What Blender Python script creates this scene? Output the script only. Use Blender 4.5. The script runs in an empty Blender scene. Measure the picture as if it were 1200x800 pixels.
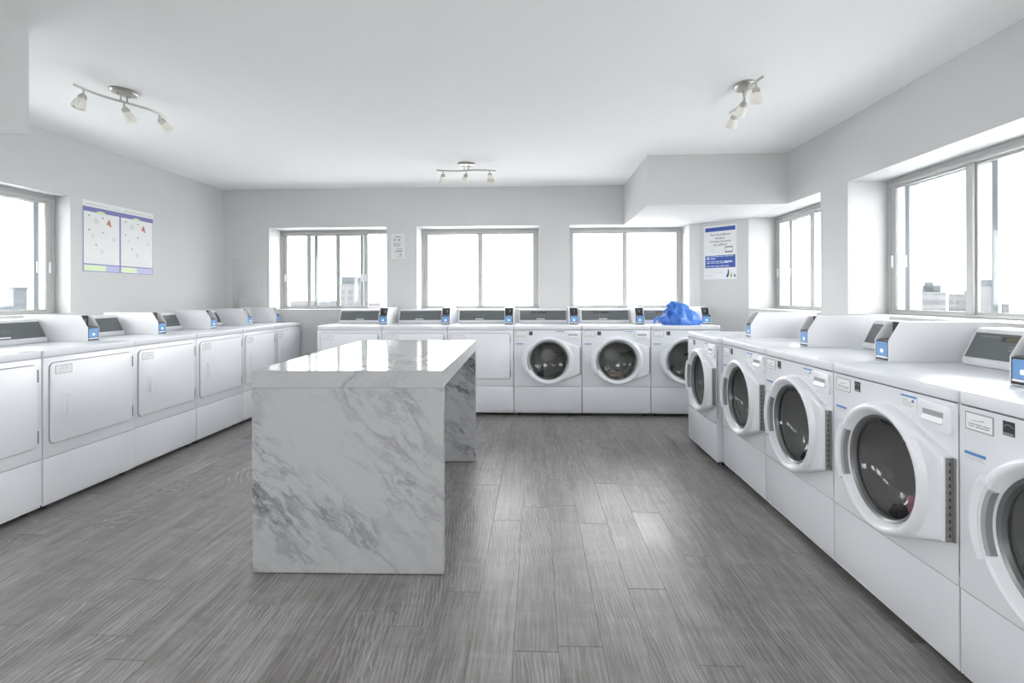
import bpy, bmesh, math, random
from mathutils import Vector, Matrix
random.seed(7)
S = bpy.context.scene
COL = S.collection
PI = math.pi

# ------------------------------------------------------------------ camera, sky, exposure
cam_d = bpy.data.cameras.new('camera'); cam = bpy.data.objects.new('camera', cam_d); COL.objects.link(cam)
cam_d.sensor_width = 36.0; cam_d.lens = 615.686 / 1200 * 36.0
cam_d.shift_x = (600 - 598.70) / 1200; cam_d.shift_y = (347.48 - 400) / 1200
cam_d.clip_start = 0.02; cam_d.clip_end = 6000
cam.matrix_world = (Matrix.Translation((0, 0, 1.2037)) @ Matrix.Rotation(0.04558, 4, 'Z')
                    @ Matrix.Rotation(PI / 2, 4, 'X') @ Matrix.Rotation(-0.00305, 4, 'Z'))
S.camera = cam

SKY = 3.4
world = bpy.data.worlds.new('overcast sky'); S.world = world; world.use_nodes = True
bg = world.node_tree.nodes['Background']
bg.inputs['Color'].default_value = (1.0, 0.99, 0.988, 1); bg.inputs['Strength'].default_value = SKY
S.view_settings.view_transform = 'Standard'; S.view_settings.look = 'None'
S.view_settings.gamma = 1; S.view_settings.use_curve_mapping = False
S.view_settings.exposure = 1.88
S.cycles.max_bounces = 14; S.cycles.diffuse_bounces = 10; S.cycles.glossy_bounces = 4
S.cycles.transparent_max_bounces = 24; S.cycles.transmission_bounces = 6
S.cycles.caustics_reflective = False; S.cycles.caustics_refractive = False
S.cycles.sample_clamp_indirect = 8.0

# room numbers (metres)
XL, XR, YB, YN, ZC = -3.723, 2.271, 6.12, -1.7, 2.488
HEAD, SILL = 2.036, 1.052

def portal(name, loc, rot, w, h):
    l = bpy.data.lights.new(name, 'AREA'); l.shape = 'RECTANGLE'; l.size = w; l.size_y = h
    l.cycles.is_portal = True
    o = bpy.data.objects.new(name, l); o.location = loc; o.rotation_euler = rot; COL.objects.link(o)

# ------------------------------------------------------------------ materials
def mat(name, col, rough=0.5, metal=0.0, spec=0.5, var=0.03, scale=6.0, bump=0.0, bscale=200.0, emit=None, estr=0.0, coat=0.0):
    m = bpy.data.materials.new(name); m.use_nodes = True
    nt = m.node_tree; N = nt.nodes; L = nt.links; b = N['Principled BSDF']
    tc = N.new('ShaderNodeTexCoord'); nz = N.new('ShaderNodeTexNoise'); nz.inputs['Scale'].default_value = scale
    nz.inputs['Detail'].default_value = 4
    L.new(tc.outputs['Object'], nz.inputs['Vector'])
    mx = N.new('ShaderNodeMix'); mx.data_type = 'RGBA'
    c = Vector(col)
    mx.inputs['A'].default_value = (*[max(0, x * (1 - var)) for x in c], 1)
    mx.inputs['B'].default_value = (*[min(1, x * (1 + var)) for x in c], 1)
    L.new(nz.outputs['Fac'], mx.inputs['Factor']); L.new(mx.outputs['Result'], b.inputs['Base Color'])
    b.inputs['Roughness'].default_value = rough; b.inputs['Metallic'].default_value = metal
    b.inputs['Specular IOR Level'].default_value = spec
    b.inputs['Coat Weight'].default_value = coat
    if bump:
        n2 = N.new('ShaderNodeTexNoise'); n2.inputs['Scale'].default_value = bscale; n2.inputs['Detail'].default_value = 3
        L.new(tc.outputs['Object'], n2.inputs['Vector'])
        bp = N.new('ShaderNodeBump'); bp.inputs['Strength'].default_value = bump; bp.inputs['Distance'].default_value = 0.002 if bscale > 60 else 0.012
        L.new(n2.outputs['Fac'], bp.inputs['Height']); L.new(bp.outputs['Normal'], b.inputs['Normal'])
    if emit:
        b.inputs['Emission Color'].default_value = (*emit, 1); b.inputs['Emission Strength'].default_value = estr
    return m

M = {}
M['wall'] = mat('grey wall paint', (0.60, 0.60, 0.60), 0.75, var=0.012, bump=0.05, bscale=350)
M['ceiling'] = mat('white ceiling paint', (0.88, 0.88, 0.875), 0.85, var=0.01, bump=0.04, bscale=250)
M['reveal'] = mat('darkened wall paint', (0.52, 0.52, 0.522), 0.6, var=0.012)  # wall paint darkened to offset the strong window light on the reveals
M['cream'] = mat('cream exterior wall', (0.27, 0.26, 0.225), 0.8, var=0.04)
M['alu'] = mat('aluminium window frame', (0.46, 0.465, 0.46), 0.5, metal=0.1, var=0.03)
M['alu_out'] = mat('grey blue outer sash', (0.36, 0.40, 0.43), 0.5, metal=0.2, var=0.03)
M['plastic_white'] = mat('white plastic', (0.80, 0.80, 0.80), 0.4, var=0.01)
M['enamel'] = mat('white enamel', (0.76, 0.775, 0.812), 0.26, var=0.012, scale=3)
M['enamel_case'] = mat('white powder coat', (0.72, 0.73, 0.75), 0.38, var=0.02, scale=3)
M['door_plastic'] = mat('white door plastic', (0.80, 0.815, 0.855), 0.28, var=0.012, scale=3)
M['gasket'] = mat('grey rubber gasket', (0.22, 0.225, 0.235), 0.5, var=0.06)
M['slot_shadow'] = mat('grey painted recess shadow', (0.36, 0.37, 0.39), 0.45, var=0.04)  # grey standing in for shade inside the door grip and drawer pull
M['rim'] = mat('dark grey glass rim', (0.20, 0.205, 0.21), 0.32, metal=0.5, var=0.05)
M['drum'] = mat('brushed steel drum', (0.66, 0.66, 0.655), 0.42, metal=0.25, var=0.08, scale=14)
M['panel_grey'] = mat('grey control panel', (0.125, 0.137, 0.143), 0.35, var=0.04)
M['panel_grey2'] = mat('pale grey panel print', (0.22, 0.235, 0.24), 0.5, var=0.04)
M['black'] = mat('black plastic', (0.012, 0.012, 0.014), 0.4, var=0.1)
M['darkgrey'] = mat('dark grey plastic', (0.05, 0.052, 0.056), 0.45, var=0.1)
M['slotgrey'] = mat('grey slot bezel', (0.17, 0.175, 0.18), 0.45, var=0.1)
M['steel'] = mat('steel hinge', (0.34, 0.335, 0.32), 0.4, metal=0.6, var=0.1)
M['nickel'] = mat('brushed nickel', (0.50, 0.48, 0.44), 0.35, metal=0.85, var=0.06)
M['label_white'] = mat('white label', (0.84, 0.85, 0.87), 0.4, var=0.01)
M['label_grey'] = mat('silver label border', (0.36, 0.37, 0.39), 0.4, metal=0.3, var=0.03)
M['print_grey'] = mat('grey print', (0.30, 0.31, 0.33), 0.6, var=0.03)
M['print_pale'] = mat('pale grey print', (0.58, 0.59, 0.60), 0.6, var=0.03)
M['print_faint'] = mat('faint grey print', (0.66, 0.67, 0.665), 0.6, var=0.03)
M['print_mid'] = mat('mid grey print', (0.22, 0.225, 0.235), 0.6, var=0.03)
M['print_black'] = mat('black print', (0.03, 0.03, 0.035), 0.6, var=0.03)
M['print_blue'] = mat('blue print', (0.10, 0.25, 0.52), 0.5, var=0.03)
M['navy'] = mat('navy print', (0.035, 0.085, 0.36), 0.45, var=0.05)
M['navy_dark'] = mat('dark navy print', (0.02, 0.035, 0.17), 0.45, var=0.05)
M['navy_pale'] = mat('pale blue print', (0.55, 0.62, 0.78), 0.45, var=0.05)
M['green_print'] = mat('green print', (0.33, 0.46, 0.10), 0.5, var=0.05)
M['purple'] = mat('violet blue print', (0.185, 0.18, 0.42), 0.45, var=0.04)
M['lavender'] = mat('lavender print', (0.42, 0.42, 0.66), 0.45, var=0.03)
M['mint'] = mat('pale green print', (0.64, 0.76, 0.50), 0.5, var=0.03)
M['red_print'] = mat('red print', (0.62, 0.22, 0.17), 0.5, var=0.1, scale=40)
M['paper'] = mat('poster paper', (0.76, 0.77, 0.765), 0.5, var=0.01)
M['paper_old'] = mat('notice paper', (0.66, 0.665, 0.66), 0.6, var=0.02)
M['screen'] = mat('blue backlit screen', (0.13, 0.27, 0.50), 0.3, var=0.05, emit=(0.12, 0.30, 0.65), estr=0.035)
M['icon'] = mat('white backlit icon', (0.7, 0.8, 0.9), 0.3, emit=(0.65, 0.85, 1.0), estr=0.15)
M['lcd'] = mat('amber display', (0.10, 0.10, 0.06), 0.3, emit=(0.5, 0.45, 0.08), estr=0.015)
M['led_green'] = mat('lit green button', (0.20, 0.33, 0.04), 0.3, emit=(0.35, 0.65, 0.03), estr=0.04)
M['cloth_pink'] = mat('pink laundry', (0.62, 0.30, 0.36), 0.9, var=0.25, scale=30)
M['cloth_tan'] = mat('tan laundry', (0.52, 0.42, 0.33), 0.9, var=0.25, scale=30)
M['sea'] = mat('shore and sea with haze painted in', (0.60, 0.61, 0.62), 0.95, spec=0.0, var=0.08, scale=0.01)  # haze painted as a pale colour, raised to bounce daylight onto the ceiling
M['tower'] = mat('pale tower wall', (0.082, 0.082, 0.085), 0.9, spec=0.1, var=0.03, scale=0.1)
M['tower_glass'] = mat('pale tower windows', (0.058, 0.059, 0.064), 0.8, spec=0.1, var=0.03, scale=0.1)
M['tower_blue'] = mat('blue grey tower wall', (0.05, 0.056, 0.062), 0.9, spec=0.1, var=0.03, scale=0.1)

def glass_mat(name, tint, refl_tint=(1, 1, 1), rough=0.02, ior=1.5):
    m = bpy.data.materials.new(name); m.use_nodes = True
    nt = m.node_tree; N = nt.nodes; L = nt.links; N.remove(N['Principled BSDF'])
    out = N['Material Output']
    tr = N.new('ShaderNodeBsdfTransparent'); gl = N.new('ShaderNodeBsdfGlossy'); mx = N.new('ShaderNodeMixShader')
    nz = N.new('ShaderNodeTexNoise'); nz.inputs['Scale'].default_value = 3
    mr = N.new('ShaderNodeMapRange'); mr.inputs['To Min'].default_value = rough; mr.inputs['To Max'].default_value = rough + 0.02
    L.new(nz.outputs['Fac'], mr.inputs['Value']); L.new(mr.outputs['Result'], gl.inputs['Roughness'])
    tr.inputs['Color'].default_value = (*tint, 1); gl.inputs['Color'].default_value = (*refl_tint, 1)
    f0 = ((ior - 1) / (ior + 1)) ** 2
    lw = N.new('ShaderNodeLayerWeight'); lw.inputs['Blend'].default_value = .5
    pw = N.new('ShaderNodeMath'); pw.operation = 'POWER'; pw.inputs[1].default_value = 5; L.new(lw.outputs['Facing'], pw.inputs[0])
    sch = N.new('ShaderNodeMapRange'); sch.inputs['To Min'].default_value = f0; sch.inputs['To Max'].default_value = 1; L.new(pw.outputs['Value'], sch.inputs['Value'])
    L.new(sch.outputs['Result'], mx.inputs['Fac']); L.new(tr.outputs['BSDF'], mx.inputs[1]); L.new(gl.outputs['BSDF'], mx.inputs[2])
    L.new(mx.outputs['Shader'], out.inputs['Surface'])
    return m
M['pane'] = glass_mat('clear window glass', (0.97, 0.98, 0.98), ior=1.33)
M['door_glass'] = glass_mat('smoked washer door glass', (0.72, 0.73, 0.735), rough=0.03, ior=1.5)

def plank_mat():
    m = bpy.data.materials.new('dark grey vinyl plank'); m.use_nodes = True
    nt = m.node_tree; N = nt.nodes; L = nt.links; b = N['Principled BSDF']
    oi = N.new('ShaderNodeObjectInfo'); geo = N.new('ShaderNodeNewGeometry')
    add = N.new('ShaderNodeVectorMath'); add.operation = 'ADD'
    rv = N.new('ShaderNodeVectorMath'); rv.operation = 'SCALE'; rv.inputs[0].default_value = (13.7, 41.3, 7.1)
    L.new(oi.outputs['Random'], rv.inputs['Scale']); L.new(geo.outputs['Position'], add.inputs[0]); L.new(rv.outputs['Vector'], add.inputs[1])
    def noise(sx, sy, detail, rough=0.6, dist=0.0):
        mp = N.new('ShaderNodeMapping'); mp.inputs['Scale'].default_value = (sx, sy, 1)
        n = N.new('ShaderNodeTexNoise'); n.inputs['Scale'].default_value = 1; n.inputs['Detail'].default_value = detail
        n.inputs['Roughness'].default_value = rough; n.inputs['Distortion'].default_value = dist
        L.new(add.outputs['Vector'], mp.inputs['Vector']); L.new(mp.outputs['Vector'], n.inputs['Vector']); return n.outputs['Fac']
    broad = noise(9, 1.1, 4, 0.6); fine = noise(120, 5.0, 4, 0.65, 0.6); streak = noise(45, 1.0, 5, 0.7, 0.8); patch = noise(1.3, 1.3, 3)
    wv = N.new('ShaderNodeTexWave'); wv.wave_type = 'RINGS'; wv.rings_direction = 'Z'
    wmp = N.new('ShaderNodeMapping'); wmp.inputs['Scale'].default_value = (3.4, 0.55, 1)
    L.new(add.outputs['Vector'], wmp.inputs['Vector']); L.new(wmp.outputs['Vector'], wv.inputs['Vector'])
    wv.inputs['Scale'].default_value = 7; wv.inputs['Distortion'].default_value = 5.5; wv.inputs['Detail'].default_value = 3; wv.inputs['Detail Scale'].default_value = 1.2
    ramp = N.new('ShaderNodeValToRGB'); L.new(broad, ramp.inputs['Fac'])
    e = ramp.color_ramp.elements
    e[0].position = 0.28; e[0].color = (0.120, 0.110, 0.105, 1); e[1].position = 0.72; e[1].color = (0.258, 0.244, 0.238, 1)
    def mixc(fac, a, bcol, mode='MIX'):
        x = N.new('ShaderNodeMix'); x.data_type = 'RGBA'; x.blend_type = mode; L.new(fac, x.inputs['Factor']); L.new(a, x.inputs['A'])
        x.inputs['B'].default_value = (*bcol, 1); return x.outputs['Result']
    def mr(v, a, bb, c, d):
        x = N.new('ShaderNodeMapRange'); L.new(v, x.inputs['Value'])
        for k, q in zip(('From Min', 'From Max', 'To Min', 'To Max'), (a, bb, c, d)): x.inputs[k].default_value = q
        return x.outputs['Result']
    c = mixc(mr(streak, 0.52, 0.70, 0, 0.55), ramp.outputs['Color'], (0.32, 0.311, 0.307))
    c = mixc(mr(fine, 0.50, 0.66, 0, 0.50), c, (0.36, 0.352, 0.35))
    c = mixc(mr(fine, 0.50, 0.34, 0, 0.50), c, (0.078, 0.072, 0.07))
    cross = noise(5, 16, 3, 0.6); c = mixc(mr(cross, .52, .72, 0, .28), c, (0.10, 0.094, 0.091)); c = mixc(mr(cross, .46, .28, 0, .25), c, (0.34, 0.33, 0.326))
    ringf = N.new('ShaderNodeMath'); ringf.operation = 'MULTIPLY'
    L.new(mr(wv.outputs['Fac'], 0.82, 0.99, 0, 0.45), ringf.inputs[0]); L.new(mr(patch, 0.48, 0.6, 0, 1), ringf.inputs[1])
    c = mixc(ringf.outputs['Value'], c, (0.50, 0.49, 0.485))
    tone = N.new('ShaderNodeMix'); tone.data_type = 'RGBA'; tone.blend_type = 'MULTIPLY'; tone.inputs['Factor'].default_value = 1
    g = N.new('ShaderNodeCombineColor'); tv = mr(oi.outputs['Random'], 0, 1, 0.95, 1.05)
    for k in ('Red', 'Green', 'Blue'): L.new(tv, g.inputs[k])
    L.new(c, tone.inputs['A']); L.new(g.outputs['Color'], tone.inputs['B']); L.new(tone.outputs['Result'], b.inputs['Base Color'])
    L.new(mr(patch, 0.3, 0.7, 0.30, 0.40), b.inputs['Roughness']); b.inputs['Specular IOR Level'].default_value = 0.6
    bp = N.new('ShaderNodeBump'); bp.inputs['Strength'].default_value = 0.35; bp.inputs['Distance'].default_value = 0.0012
    L.new(fine, bp.inputs['Height']); L.new(bp.outputs['Normal'], b.inputs['Normal'])
    return m
M['plank'] = plank_mat()
M['subfloor'] = mat('dark joint under planks', (0.05, 0.047, 0.045), 0.8)

def marble_mat(name, ang, seed):
    m = bpy.data.materials.new(name); m.use_nodes = True
    nt = m.node_tree; N = nt.nodes; L = nt.links; b = N['Principled BSDF']
    tc = N.new('ShaderNodeTexCoord')
    rot = N.new('ShaderNodeMapping'); rot.inputs['Rotation'].default_value = (0.0, ang, 0.35); rot.inputs['Location'].default_value = (seed, seed * 1.7, seed * .6)
    L.new(tc.outputs['Object'], rot.inputs['Vector'])
    warp = N.new('ShaderNodeTexNoise'); warp.inputs['Scale'].default_value = 2.2; warp.inputs['Detail'].default_value = 5; warp.inputs['Roughness'].default_value = .6
    L.new(rot.outputs['Vector'], warp.inputs['Vector'])
    sub = N.new('ShaderNodeVectorMath'); sub.operation = 'SUBTRACT'; sub.inputs[1].default_value = (.5, .5, .5); L.new(warp.outputs['Color'], sub.inputs[0])
    sc = N.new('ShaderNodeVectorMath'); sc.operation = 'SCALE'; sc.inputs['Scale'].default_value = 0.20; L.new(sub.outputs['Vector'], sc.inputs[0])
    ad = N.new('ShaderNodeVectorMath'); L.new(rot.outputs['Vector'], ad.inputs[0]); L.new(sc.outputs['Vector'], ad.inputs[1])
    def nz(scale, st, detail=5, rough=.6, dist=0.0):
        mp = N.new('ShaderNodeMapping'); mp.inputs['Scale'].default_value = st; L.new(ad.outputs['Vector'], mp.inputs['Vector'])
        n = N.new('ShaderNodeTexNoise'); n.inputs['Scale'].default_value = scale; n.inputs['Detail'].default_value = detail
        n.inputs['Roughness'].default_value = rough; n.inputs['Distortion'].default_value = dist
        L.new(mp.outputs['Vector'], n.inputs['Vector']); return n.outputs['Fac']
    def f(op, a, bb=None, v=None):
        x = N.new('ShaderNodeMath'); x.operation = op; L.new(a, x.inputs[0])
        if bb is not None: L.new(bb, x.inputs[1])
        elif v is not None: x.inputs[1].default_value = v
        return x.outputs['Value']
    def mr(v, a, bb, c, d):
        x = N.new('ShaderNodeMapRange'); L.new(v, x.inputs['Value'])
        for k, q in zip(('From Min', 'From Max', 'To Min', 'To Max'), (a, bb, c, d)): x.inputs[k].default_value = q
        return x.outputs['Result']
    def vein(n, width): return mr(f('ABSOLUTE', f('SUBTRACT', n, v=.5)), 0.0, width, 1, 0)
    n1 = nz(1.0, (0.7, 3.0, 4.2), 6, .62); n2 = nz(1.0, (2.0, 9, 12), 6, .65); zone = nz(1.0, (0.5, 1.6, 2.3), 2); n3 = nz(1.0, (3.5, 14, 22), 4, .7)
    zm = mr(zone, .50, .68, 0, 1)
    v1 = f('MULTIPLY', vein(n1, .035), mr(zone, .46, .66, .06, 1)); v2 = f('MULTIPLY', vein(n2, .045), zm)
    sm = f('MULTIPLY', mr(n3, .50, .72, 0, .75), zm)
    flecks = mr(n3, .60, .74, 0, .35)
    tot = f('MINIMUM', f('ADD', f('ADD', f('MULTIPLY', v1, v=.75), f('MULTIPLY', v2, v=.5)), f('ADD', f('MULTIPLY', sm, v=.42), f('MULTIPLY', flecks, v=.5))), v=1.0)
    mx = N.new('ShaderNodeMix'); mx.data_type = 'RGBA'; L.new(tot, mx.inputs['Factor'])
    mx.inputs['A'].default_value = (0.40, 0.407, 0.413, 1); mx.inputs['B'].default_value = (0.12, 0.125, 0.14, 1)
    L.new(mx.outputs['Result'], b.inputs['Base Color']); b.inputs['Roughness'].default_value = 0.10
    return m
M['marble'] = marble_mat('white grey veined marble', -0.75, 3.1)
M['marble_top'] = marble_mat('white grey veined marble slab', 0.75, 8.4)

def shade_mat():
    m = mat('frosted cream glass shade', (0.84, 0.83, 0.76), 0.35, var=0.08, scale=60, emit=(1.0, 0.95, 0.80), estr=0.015)
    m.node_tree.nodes['Principled BSDF'].inputs['Transmission Weight'].default_value = 0.15
    return m
M['shade'] = shade_mat()

def bag_mat():
    m = mat('blue plastic bag', (0.045, 0.17, 0.56), 0.25, var=0.3, scale=14, bump=0.9, bscale=38)
    return m
M['bag'] = bag_mat()

# ------------------------------------------------------------------ mesh helpers
class MB:
    def __init__(s): s.bm = bmesh.new()
    def box(s, x0, x1, y0, y1, z0, z1, bev=0.0, seg=2):
        b = bmesh.new(); bmesh.ops.create_cube(b, size=1)
        for v in b.verts: v.co = Vector(((x0 + x1) / 2 + v.co.x * (x1 - x0), (y0 + y1) / 2 + v.co.y * (y1 - y0), (z0 + z1) / 2 + v.co.z * (z1 - z0)))
        if bev: bmesh.ops.bevel(b, geom=b.edges[:], offset=bev, segments=seg, profile=.5, affect='EDGES')
        return s.join(b)
    def join(s, b, mtx=None):
        if mtx is not None: bmesh.ops.transform(b, matrix=mtx, verts=b.verts)
        me = bpy.data.meshes.new('t'); b.to_mesh(me); b.free(); s.bm.from_mesh(me); bpy.data.meshes.remove(me); return s
    def prism(s, pts, a0, a1, axis='x', bev=0.0, seg=2):
        """polygon pts in the plane normal to axis; (y,z) for x, (x,z) for y, (x,y) for z"""
        b = bmesh.new()
        def P(p, a): return {'x': (a, p[0], p[1]), 'y': (p[0], a, p[1]), 'z': (p[0], p[1], a)}[axis]
        lo = [b.verts.new(P(p, a0)) for p in pts]; hi = [b.verts.new(P(p, a1)) for p in pts]; n = len(pts)
        b.faces.new(lo); b.faces.new(hi[::-1])
        for i in range(n): b.faces.new((lo[i], hi[i], hi[(i + 1) % n], lo[(i + 1) % n]))
        bmesh.ops.recalc_face_normals(b, faces=b.faces)
        if bev:
            ed = [e for e in b.edges]; bmesh.ops.bevel(b, geom=ed, offset=bev, segments=seg, profile=.5, affect='EDGES')
        return s.join(b)
    def lathe(s, prof, n=32, mtx=None, close=False):
        """profile of (radius, height) about local Z"""
        b = bmesh.new(); rings = []
        for r, h in prof:
            if r < 1e-6: rings.append([b.verts.new((0, 0, h))])
            else: rings.append([b.verts.new((r * math.cos(2 * PI * i / n), r * math.sin(2 * PI * i / n), h)) for i in range(n)])
        prs = list(zip(rings, rings[1:]))
        if close: prs.append((rings[-1], rings[0]))
        for A, B in prs:
            for i in range(n):
                j = (i + 1) % n
                if len(A) == 1 and len(B) == 1: continue
                if len(A) == 1: b.faces.new((A[0], B[j], B[i]))
                elif len(B) == 1: b.faces.new((A[i], A[j], B[0]))
                else: b.faces.new((A[i], A[j], B[j], B[i]))
        bmesh.ops.recalc_face_normals(b, faces=b.faces)
        return s.join(b, mtx)
    def tube(s, pts, r, n=8, cap=True):
        b = bmesh.new(); rings = []; pts = [Vector(p) for p in pts]
        for i, p in enumerate(pts):
            d = (pts[min(i + 1, len(pts) - 1)] - pts[max(i - 1, 0)]).normalized()
            q = d.to_track_quat('Z', 'Y'); rr = r[i] if isinstance(r, (list, tuple)) else r
            rings.append([b.verts.new(p + q @ Vector((rr * math.cos(2 * PI * k / n), rr * math.sin(2 * PI * k / n), 0))) for k in range(n)])
        for A, B in zip(rings, rings[1:]):
            for k in range(n): b.faces.new((A[k], A[(k + 1) % n], B[(k + 1) % n], B[k]))
        if cap: b.faces.new(rings[0][::-1]); b.faces.new(rings[-1])
        bmesh.ops.recalc_face_normals(b, faces=b.faces)
        return s.join(b)
    def move(s, mtx): bmesh.ops.transform(s.bm, matrix=mtx, verts=s.bm.verts); return s
    def build(s, name, m, parent=None, angle=35, loc=None):
        me = bpy.data.meshes.new(name)
        for f in s.bm.faces: f.smooth = True
        s.bm.to_mesh(me); s.bm.free(); me.set_sharp_from_angle(angle=math.radians(angle))
        me.materials.append(m if not isinstance(m, str) else M[m])
        o = bpy.data.objects.new(name, me); COL.objects.link(o)
        if parent is not None: o.parent = parent
        if loc is not None: o.location = loc
        return o
def rrect(x0, x1, y0, y1, r, n=5):
    out = []
    for cx, cy, a in ((x1 - r, y1 - r, 0), (x0 + r, y1 - r, 90), (x0 + r, y0 + r, 180), (x1 - r, y0 + r, 270)):
        for i in range(n + 1):
            t = math.radians(a + 90 * i / n); out.append((cx + r * math.cos(t), cy + r * math.sin(t)))
    return out
def bx(name, m, parent, x0, x1, y0, y1, z0, z1, bev=0.0): return MB().box(x0, x1, y0, y1, z0, z1, bev).build(name, m, parent)
def tag(o, label=None, cat=None, group=None, kind=None):
    if label: o['label'] = label
    if cat: o['category'] = cat
    if group: o['group'] = group
    if kind: o['kind'] = kind
    return o
def empty(name, loc=(0, 0, 0), rz=0.0):
    o = bpy.data.objects.new(name, None); COL.objects.link(o); o.location = loc; o.rotation_euler = (0, 0, rz); o.empty_display_size = .1
    return o
KIDS = {}
def children(o): return [c for c in bpy.data.objects if c.parent == o]
def copy_tree(o, parent=None):
    c = o.copy(); COL.objects.link(c); c.parent = parent
    for ch in children(o): copy_tree(ch, c)
    return c
def text_mesh(body, size, name, m, parent, mtx, align='CENTER', bold=0.0, width=None):
    cu = bpy.data.curves.new(name, 'FONT'); cu.body = body; cu.size = size; cu.align_x = align; cu.align_y = 'CENTER'; cu.resolution_u = 2; cu.offset = bold
    t = bpy.data.objects.new(name, cu); COL.objects.link(t)
    bpy.context.view_layer.update()
    me = bpy.data.meshes.new_from_object(t.evaluated_get(bpy.context.evaluated_depsgraph_get()))
    bpy.data.objects.remove(t); bpy.data.curves.remove(cu)
    if width:
        xs = [v.co.x for v in me.vertices]; k = width / (max(xs) - min(xs))
        for v in me.vertices: v.co.x *= k
    me.transform(mtx); me.materials.clear(); me.materials.append(M[m])
    o = bpy.data.objects.new(name, me); COL.objects.link(o); o.parent = parent
    return o

# ------------------------------------------------------------------ room shell
def wall_cells(mb, axis, a0, a1, b0, b1, z0, z1, holes):
    """solid wall slab with rectangular holes; axis x: runs along x, thickness b in y; axis y: runs along y, thickness b in x"""
    us = sorted({a0, a1, *[h[0] for h in holes], *[h[1] for h in holes]}); us = [u for u in us if a0 <= u <= a1]
    for u0, u1 in zip(us, us[1:]):
        hz = [h for h in holes if h[0] <= u0 + 1e-6 and h[1] >= u1 - 1e-6]
        spans = [(z0, z1)] if not hz else [(z0, hz[0][2]), (hz[0][3], z1)]
        for s0, s1 in spans:
            if axis == 'x': mb.box(u0, u1, b0, b1, s0, s1)
            else: mb.box(b0, b1, u0, u1, s0, s1)
    bmesh.ops.remove_doubles(mb.bm, verts=mb.bm.verts, dist=1e-5)
    return mb
R4, L2, L3 = (-1.45, -0.05), (0.75, 2.15), (-1.25, 0.15)  # extra openings out of view, added to let in more daylight
W1, W2, W3 = (-3.164, -1.743), (-1.389, 0.053), (0.399, 1.775)
R1, R2, R3 = (4.282, 5.697), (2.50, 3.925), (0.15, 1.60)  # the last one is an added opening out of view
L1 = (2.625, 4.055)
RD, LD, FD, CD = 0.28, 0.125, 0.09, 0.50
F_ = [(-2.35, -.95), (.75, 2.15)]  # openings added behind the camera for fill daylight
holes_b = [(*w, SILL, HEAD) for w in (W1, W2, W3)]
holes_r = [(*w, SILL + .01, HEAD - .002) for w in (R4, R3, R2, R1)]
holes_l = [(*w, SILL + .02, z) for w, z in ((L3, 1.99), (L2, 1.99), (L1, HEAD - .015))]
wb = wall_cells(MB(), 'x', XL - .3, XR + .5, YB, YB + RD, 0, ZC, holes_b).build('wall_back', 'wall'); tag(wb, kind='structure')
wr = wall_cells(MB(), 'y', YN, YB, XR, XR + RD, 0, ZC, holes_r).build('wall_right', 'wall'); tag(wr, kind='structure')
wl = wall_cells(MB(), 'y', YN, YB, XL - LD, XL, 0, ZC, holes_l).build('wall_left', 'wall'); tag(wl, kind='structure')
wall_cells(MB(), 'x', XL - .3, XR + .5, YB + RD, YB + CD, -.3, ZC + .3, holes_b).build('exterior_cladding', 'cream', wb)
wall_cells(MB(), 'y', YN, YB, XR + RD, XR + CD, -.3, ZC + .3, holes_r).build('exterior_cladding', 'cream', wr)
wall_cells(MB(), 'y', YN, YB, XL - .36, XL - LD, -.3, ZC + .3, holes_l).build('exterior_cladding', 'cream', wl)
holes_f = [(*w, SILL, HEAD) for w in F_]
wf = wall_cells(MB(), 'x', XL - .3, XR + .5, YN - .15, YN, 0, ZC, holes_f).build('wall_front', 'wall'); tag(wf, kind='structure')
ce = MB().box(XL - .36, XR + .5, YN - .15, YB + .5, ZC, ZC + .2).build('ceiling', 'ceiling'); tag(ce, kind='structure')
# corner column set across the back right corner
pc = MB().prism([(1.892, YB), (XR, 5.697), (XR, YB)], 0, HEAD, 'z').build('wall_corner', 'wall'); tag(pc, kind='structure')
# dropped soffit over the back right corner and bulkhead at the near left
so = MB().box(1.03, XR, 4.83, YB, 2.034, ZC).build('ceiling_soffit', 'wall'); tag(so, kind='structure')
bx('underside', 'wall', so, 1.031, XR - .001, 4.831, YB - .001, 2.030, 2.034)
bh = MB().box(XL, -2.426, YN, 2.417, 1.994, ZC).build('ceiling_bulkhead', 'wall'); tag(bh, kind='structure')
# access panel painted over
ap = tag(bx('access_panel', 'wall', None, -3.602, -3.195, YB - .006, YB, 0.95, 1.678, .002), 'wall-grey painted access panel in the corner left of the back windows', 'panel')
bx('inner_panel', 'wall', ap, -3.55, -3.25, YB - .010, YB - .0055, 1.20, 1.62, .002)
MB().lathe([(0, -.008), (.012, -.008), (.012, 0), (0, 0)], 16, Matrix.Translation((-3.345, YB - .010, 1.335)) @ Matrix.Rotation(-PI / 2, 4, 'X')).build('latch', 'wall', ap)
tag(bx('trim_1', 'wall', None, XL, -2.28, YB - .02, YB, 0.50, 0.555, .004), kind='structure')
for nm, a in (('baseboard_back', (XL, 1.89, YB - .012, YB, 0, .09)), ('baseboard_left', (XL, XL + .012, YN, YB - .013, 0, .09)), ('baseboard_right', (XR - .012, XR, YN, 5.69, 0, .09))):
    tag(bx(nm, 'reveal', None, *a, .002), kind='structure')

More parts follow.
